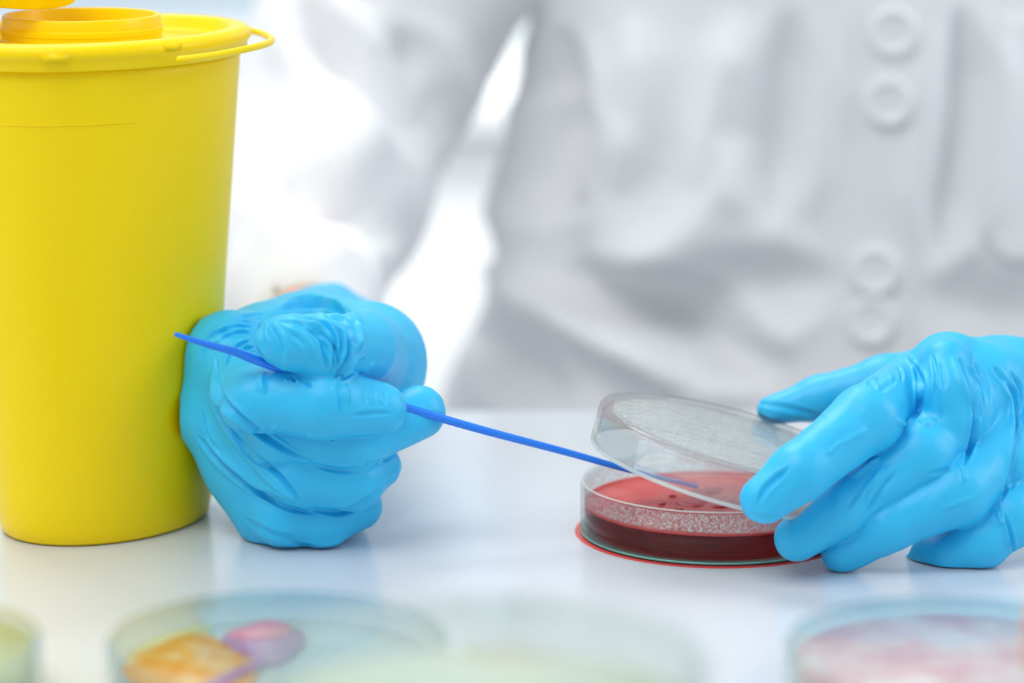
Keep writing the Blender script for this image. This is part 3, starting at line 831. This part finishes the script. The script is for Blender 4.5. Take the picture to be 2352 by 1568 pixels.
fist_folds = [
    ([(497, 820), (500, 880), (520, 925), (580, 980), (650, 1030), (720, 1062)], 7, -1.6),
    ([(480, 900), (510, 960), (560, 1020), (640, 1090), (700, 1165)], 6, -1.3),
    ([(452, 1000), (520, 1070), (600, 1130), (680, 1160)], 8, -1.4),
    ([(470, 960), (500, 1030), (560, 1090), (640, 1150)], 9, 1.0),
    ([(530, 1010), (580, 1060), (640, 1120), (720, 1170)], 10, 1.0),
    ([(490, 860), (505, 930), (560, 1000)], 9, 1.1),
    ([(548, 790), (562, 800), (585, 798)], 4, -1.0), ([(530, 812), (545, 795), (575, 782)], 4, -1.0), ([(505, 780), (540, 765), (580, 765)], 4, -.8),
    ([(500, 765), (540, 750), (585, 752)], 4, -.7), ([(515, 750), (550, 740), (590, 742)], 3.5, -.6), ([(520, 840), (528, 815), (540, 800)], 4, -.9),
    ([(470, 770), (510, 752), (560, 742)], 6, .6),
    # thumb wrinkles, fanning from the crook
    ([(690, 745), (730, 770), (745, 800), (755, 850)], 7, -1.1), ([(700, 728), (745, 745), (770, 790), (765, 850)], 6, -1.2), ([(715, 722), (765, 740), (785, 790), (770, 860)], 5, -1.2),
    ([(735, 715), (790, 745), (798, 800), (775, 862)], 6, -1.3), ([(660, 755), (700, 790), (725, 840)], 8, -.7), ([(705, 738), (752, 760), (768, 800)], 5, .9),
    ([(725, 722), (775, 748), (790, 800), (775, 850)], 5, 1.0), ([(795, 730), (815, 760), (812, 800)], 6, -1.3), ([(815, 735), (826, 765), (822, 800)], 4, .9), ([(828, 760), (830, 790), (820, 820)], 4, -.9),
    ([(800, 800), (790, 840), (768, 868)], 6, -1.2), ([(820, 815), (800, 845), (772, 872)], 6, .8), ([(840, 820), (810, 850), (780, 874)], 6, -.9), ([(860, 830), (825, 858)], 6, .7),
    ([(605, 735), (600, 770), (608, 810)], 7, -.6), ([(615, 740), (640, 790), (650, 830)], 10, -.8),
    ([(640, 742), (690, 775), (720, 825)], 9, .8),
    ([(640, 710), (700, 700), (760, 705), (800, 730)], 8, -1.6), ([(640, 695), (720, 688), (790, 705), (840, 745)], 9, 1.0),
    # index lobe
    ([(655, 868), (662, 880)], 4, .8), ([(668, 862), (680, 878)], 4, -.8), ([(700, 1006), (712, 998), (722, 1008)], 4, .6), ([(760, 1016), (772, 1008)], 4, .6),
    ([(620, 985), (640, 978)], 4, .5), ([(820, 1072), (835, 1062)], 4, .6), ([(865, 1068), (880, 1056)], 4, .6), ([(880, 1110), (900, 1098), (915, 1085)], 4, .8),
    ([(735, 760), (770, 800), (780, 845)], 4, -1.0), ([(760, 730), (800, 770), (802, 815)], 4, -1.0), ([(775, 728), (812, 765), (815, 800)], 3.5, .7),
    ([(670, 740), (720, 752), (758, 790)], 4, -.8), ([(640, 735), (690, 742), (735, 765)], 4, .6), ([(745, 800), (757, 830), (760, 858)], 3.5, .7),
    ([(520, 745), (560, 728), (610, 722)], 4, -.7), ([(460, 790), (500, 765), (545, 757)], 4, -.6), ([(455, 830), (475, 800), (510, 780)], 4, -.5),
    ([(460, 940), (480, 1000), (520, 1050)], 5, -.6), ([(560, 1190), (620, 1225), (700, 1240)], 8, -.6),
    ([(605, 850), (600, 880), (610, 905)], 10, .8), ([(680, 870), (690, 885)], 5, .8), ([(700, 872), (715, 890)], 5, -.6), ([(770, 870), (780, 900), (785, 960)], 7, -.7), ([(795, 880), (800, 930)], 6, .6),
    ([(800, 955), (850, 950), (900, 948)], 6, -.5), ([(850, 885), (845, 930)], 6, -.35), ([(880, 890), (890, 930)], 6, -.35),
    ([(600, 1140), (660, 1165), (720, 1178)], 6, -.8), ([(700, 1250), (760, 1248), (800, 1230)], 6, .5), ([(650, 1235), (700, 1252), (740, 1250)], 5, -.5),
    ([(720, 1172), (800, 1172), (880, 1120)], 7, -.8), ([(700, 1062), (800, 1080), (900, 1050)], 6, -.6),
]
lo = np.minimum(np.minimum(at(400, 1270, 985), at(400, 640, 930)), at(400, 1270, 940)) ; 
gr = build_sdf('glove', fist_fn, (-.108, .925, -.003), (-.010, 1.135, .098), .00042, [(c[0], c[1] * .85, c[2] * 1.35) for c in fist_folds], M_glove, person, relax_it=2, ripples=[(.00022, .012, 11, (1, 1, 1), 3)], post=zfloor)
gr['label'] = 'blue nitrile glove closed in a fist around the loop'
# loose cuff edge standing up behind the wrist
cp = at(755, 690, 1122)
def flap_fn(P):
    d = group_sdf(P, chain([(705, 745, 1115, 40), (765, 700, 1122, 46), (850, 735, 1112, 40)]), .004)
    return d
build_sdf('glove_cuff', flap_fn, at(640, 860, 1140) - np.array([0, .06, 0]), at(920, 600, 1140) + np.array([.01, .02, 0]), .0012, None, M_glove, gr, relax_it=2)

# --- the hand holding the lid (person's left hand)
g1 = chain([(1757, 1146, 932, 57), (1835, 1085, 935, 67), (1990, 962, 953, 77), (2075, 892, 983, 66)])
g2 = chain([(1832, 1236, 947, 54), (1930, 1168, 950, 64), (2110, 1046, 958, 78), (2200, 960, 972, 74)])
g3 = chain([(1935, 1268, 953, 50), (2030, 1205, 952, 64), (2200, 1130, 956, 76), (2290, 1050, 970, 72)])
g4 = chain([(2100, 1288, 968, 20), (2140, 1270, 966, 46), (2185, 1274, 962, 54), (2255, 1236, 959, 66), (2315, 1185, 963, 72), (2370, 1120, 974, 66)])
gt = chain([(1772, 942, 1030, 34), (1880, 915, 1032, 50), (2030, 880, 1030, 62), (2160, 860, 1030, 70)])
palm_l = [chain([(2172, 835, 974, 58), (2172, 900, 966, 56), (2185, 960, 964, 58)]), chain([(2075, 892, 988, 66), (2175, 845, 985, 76), (2300, 860, 1005, 85), (2450, 890, 1030, 110)]),
          chain([(2200, 960, 972, 74), (2265, 880, 985, 80), (2400, 880, 1010, 95)]),
          chain([(2290, 1050, 970, 72), (2340, 960, 985, 80), (2450, 900, 1010, 100)]),
          chain([(2370, 1120, 974, 66), (2410, 1020, 988, 80), (2480, 930, 1020, 100)]),
          chain([(2160, 860, 1030, 70), (2300, 870, 1025, 85)]),
          chain([(2450, 890, 1030, 120), (2540, 865, 1070, 125), (2580, 850, 1090, 130)])]
fn_l = hand_fn(palm_l, .0045, [g1, g2, g3, g4, gt], .0005, .0030)
def lhand_fn(P):
    d = fn_l(P)
    inner = group_sdf(P, chain([(2560, 858, 1078, 118), (2660, 830, 1130, 130)]), 0)
    d = np.maximum(d, -inner)
    ca = at(2580, 850, 1090); cn = at(2580, 850, 1090) - at(2450, 890, 1030); cn /= np.linalg.norm(cn)
    d = np.maximum(d, (P - ca) @ cn)
    # fingertips press against the lid and the dish without entering the glass
    r_ = np.hypot(P[:, 0] - DX, P[:, 1] - DY)
    dish_d = np.maximum(r_ - DR, P[:, 2] - DH)
    t_ = R(14.5); L_ = P - np.array([.0693, .986, .0231])
    lx = L_[:, 0] * math.cos(t_) - L_[:, 2] * math.sin(t_); lz = L_[:, 0] * math.sin(t_) + L_[:, 2] * math.cos(t_)
    lid_d = np.maximum(np.hypot(lx, L_[:, 1]) - LR, np.maximum(lz - LH, -lz))
    return np.maximum(d, -np.minimum(dish_d, lid_d) + .0004)
lh_folds = [
    ([(2100, 830), (2115, 880), (2110, 940), (2100, 960)], 8, -1.3), ([(2085, 815), (2105, 840), (2118, 880)], 6, .8),
    ([(2200, 820), (2225, 870), (2240, 940), (2238, 1000)], 8, -1.6), ([(2185, 815), (2205, 870), (2225, 930)], 9, .8), ([(2238, 940), (2235, 1000), (2215, 1070)], 7, -1.5),
    ([(2310, 870), (2335, 920), (2340, 990), (2325, 1080), (2300, 1150)], 8, -1.6), ([(2300, 880), (2322, 930), (2325, 1000)], 7, .7), ([(2350, 960), (2345, 1040), (2320, 1130)], 7, -1.2),
    ([(2280, 840), (2310, 880)], 6, -.6),
    ([(1740, 1160), (1760, 1120), (1800, 1085), (1812, 1070)], 8, -.9), ([(1725, 1180), (1760, 1185), (1800, 1178)], 6, -.4),
    ([(1960, 1160), (2000, 1110), (2030, 1070)], 9, .8), ([(1990, 1180), (2030, 1120), (2060, 1080)], 9, -.8), ([(1950, 1100), (2020, 1050)], 9, .7), 
    ([(1935, 1020), (1990, 985)], 9, .4), ([(1900, 1045), (1935, 1010)], 6, .5), ([(2000, 880), (2015, 865)], 5, .7), ([(2020, 900), (2060, 870)], 8, -.4), ([(2100, 960), (2075, 975), (2060, 960)], 6, .9),
    ([(2200, 1060), (2215, 1090), (2210, 1110)], 6, .8), ([(2290, 1170), (2300, 1200), (2310, 1190)], 5, .8), ([(2305, 1175), (2322, 1230), (2330, 1275)], 5, -.8),
    ([(2160, 1170), (2240, 1140)], 8, .4), ([(2230, 820), (2260, 900), (2270, 980)], 9, -.5), ([(2160, 830), (2170, 900)], 10, -.4),
    ([(1730, 925), (1800, 935), (1900, 960)], 8, -.4),
    ([(2000, 870), (2010, 880), (2020, 900)], 4, .6), ([(2035, 850), (2045, 862), (2050, 880)], 4, .5), ([(2060, 840), (2070, 855), (2072, 880)], 4, -.6), ([(1985, 885), (1998, 872)], 4, .7),
    ([(2140, 810), (2150, 860), (2148, 920)], 6, -.6), ([(2160, 870), (2165, 920), (2160, 960)], 5, .5), ([(2110, 965), (2130, 975), (2150, 960)], 5, .7),
    ([(2215, 830), (2250, 890), (2262, 960)], 5, -.9), ([(2320, 850), (2345, 900), (2350, 980)], 5, -.9),
    ([(1985, 1150), (2020, 1095), (2050, 1065)], 5, .6), ([(1940, 1180), (1975, 1130)], 5, -.5), ([(2130, 1090), (2190, 1075)], 6, -.3), ([(2295, 1150), (2312, 1215), (2318, 1270)], 4, .6),

]
gl = build_sdf('glove', lhand_fn, (.068, .908, -.003), (.228, 1.125, .082), .00045, [(c[0], c[1] * .8, c[2] * 1.4) for c in lh_folds], M_glove, person, relax_it=2, ripples=[(.00022, .013, 23, (1, 1, 1), 3)], post=zfloor)
gl['label'] = 'blue nitrile glove gripping the tilted glass lid'

# --- trousers and shoes below the table, lab stool
def tr_fn(P): return group_sdf(P, c3([(p, r + .010) for p, r in thighs[0][:4]]) + c3([(p, r + .010) for p, r in thighs[1][:4]]), .02)
build_sdf('trousers', tr_fn, (-.08, .98, -.72), (.40, 1.56, -.12), .008, None, M_trouser, person)
for sx in (.05, .27):
    tube('shoe', [(sx, 1.14, -.735), (sx, 1.05, -.74), (sx, .95, -.745)], [.035, .038, .030], M_trouser, person, seg=16, flat=.6)
stool = tag(empty('lab_stool', (.16, 1.44, -.76)), 'steel lab stool under the seated person, hidden behind the table', 'stool')
lathe('seat', [(0, .36), (.165, .36), (.175, .37), (.175, .385), (.165, .40), (0, .40)], M_trouser, stool, seg=48)
lathe('stem', [(.022, .02), (.022, .36)], M_steel, stool, seg=24)
lathe('foot_plate', [(0, 0), (.20, 0), (.20, .01), (.03, .025), (0, .025)], M_steel, stool, seg=48)
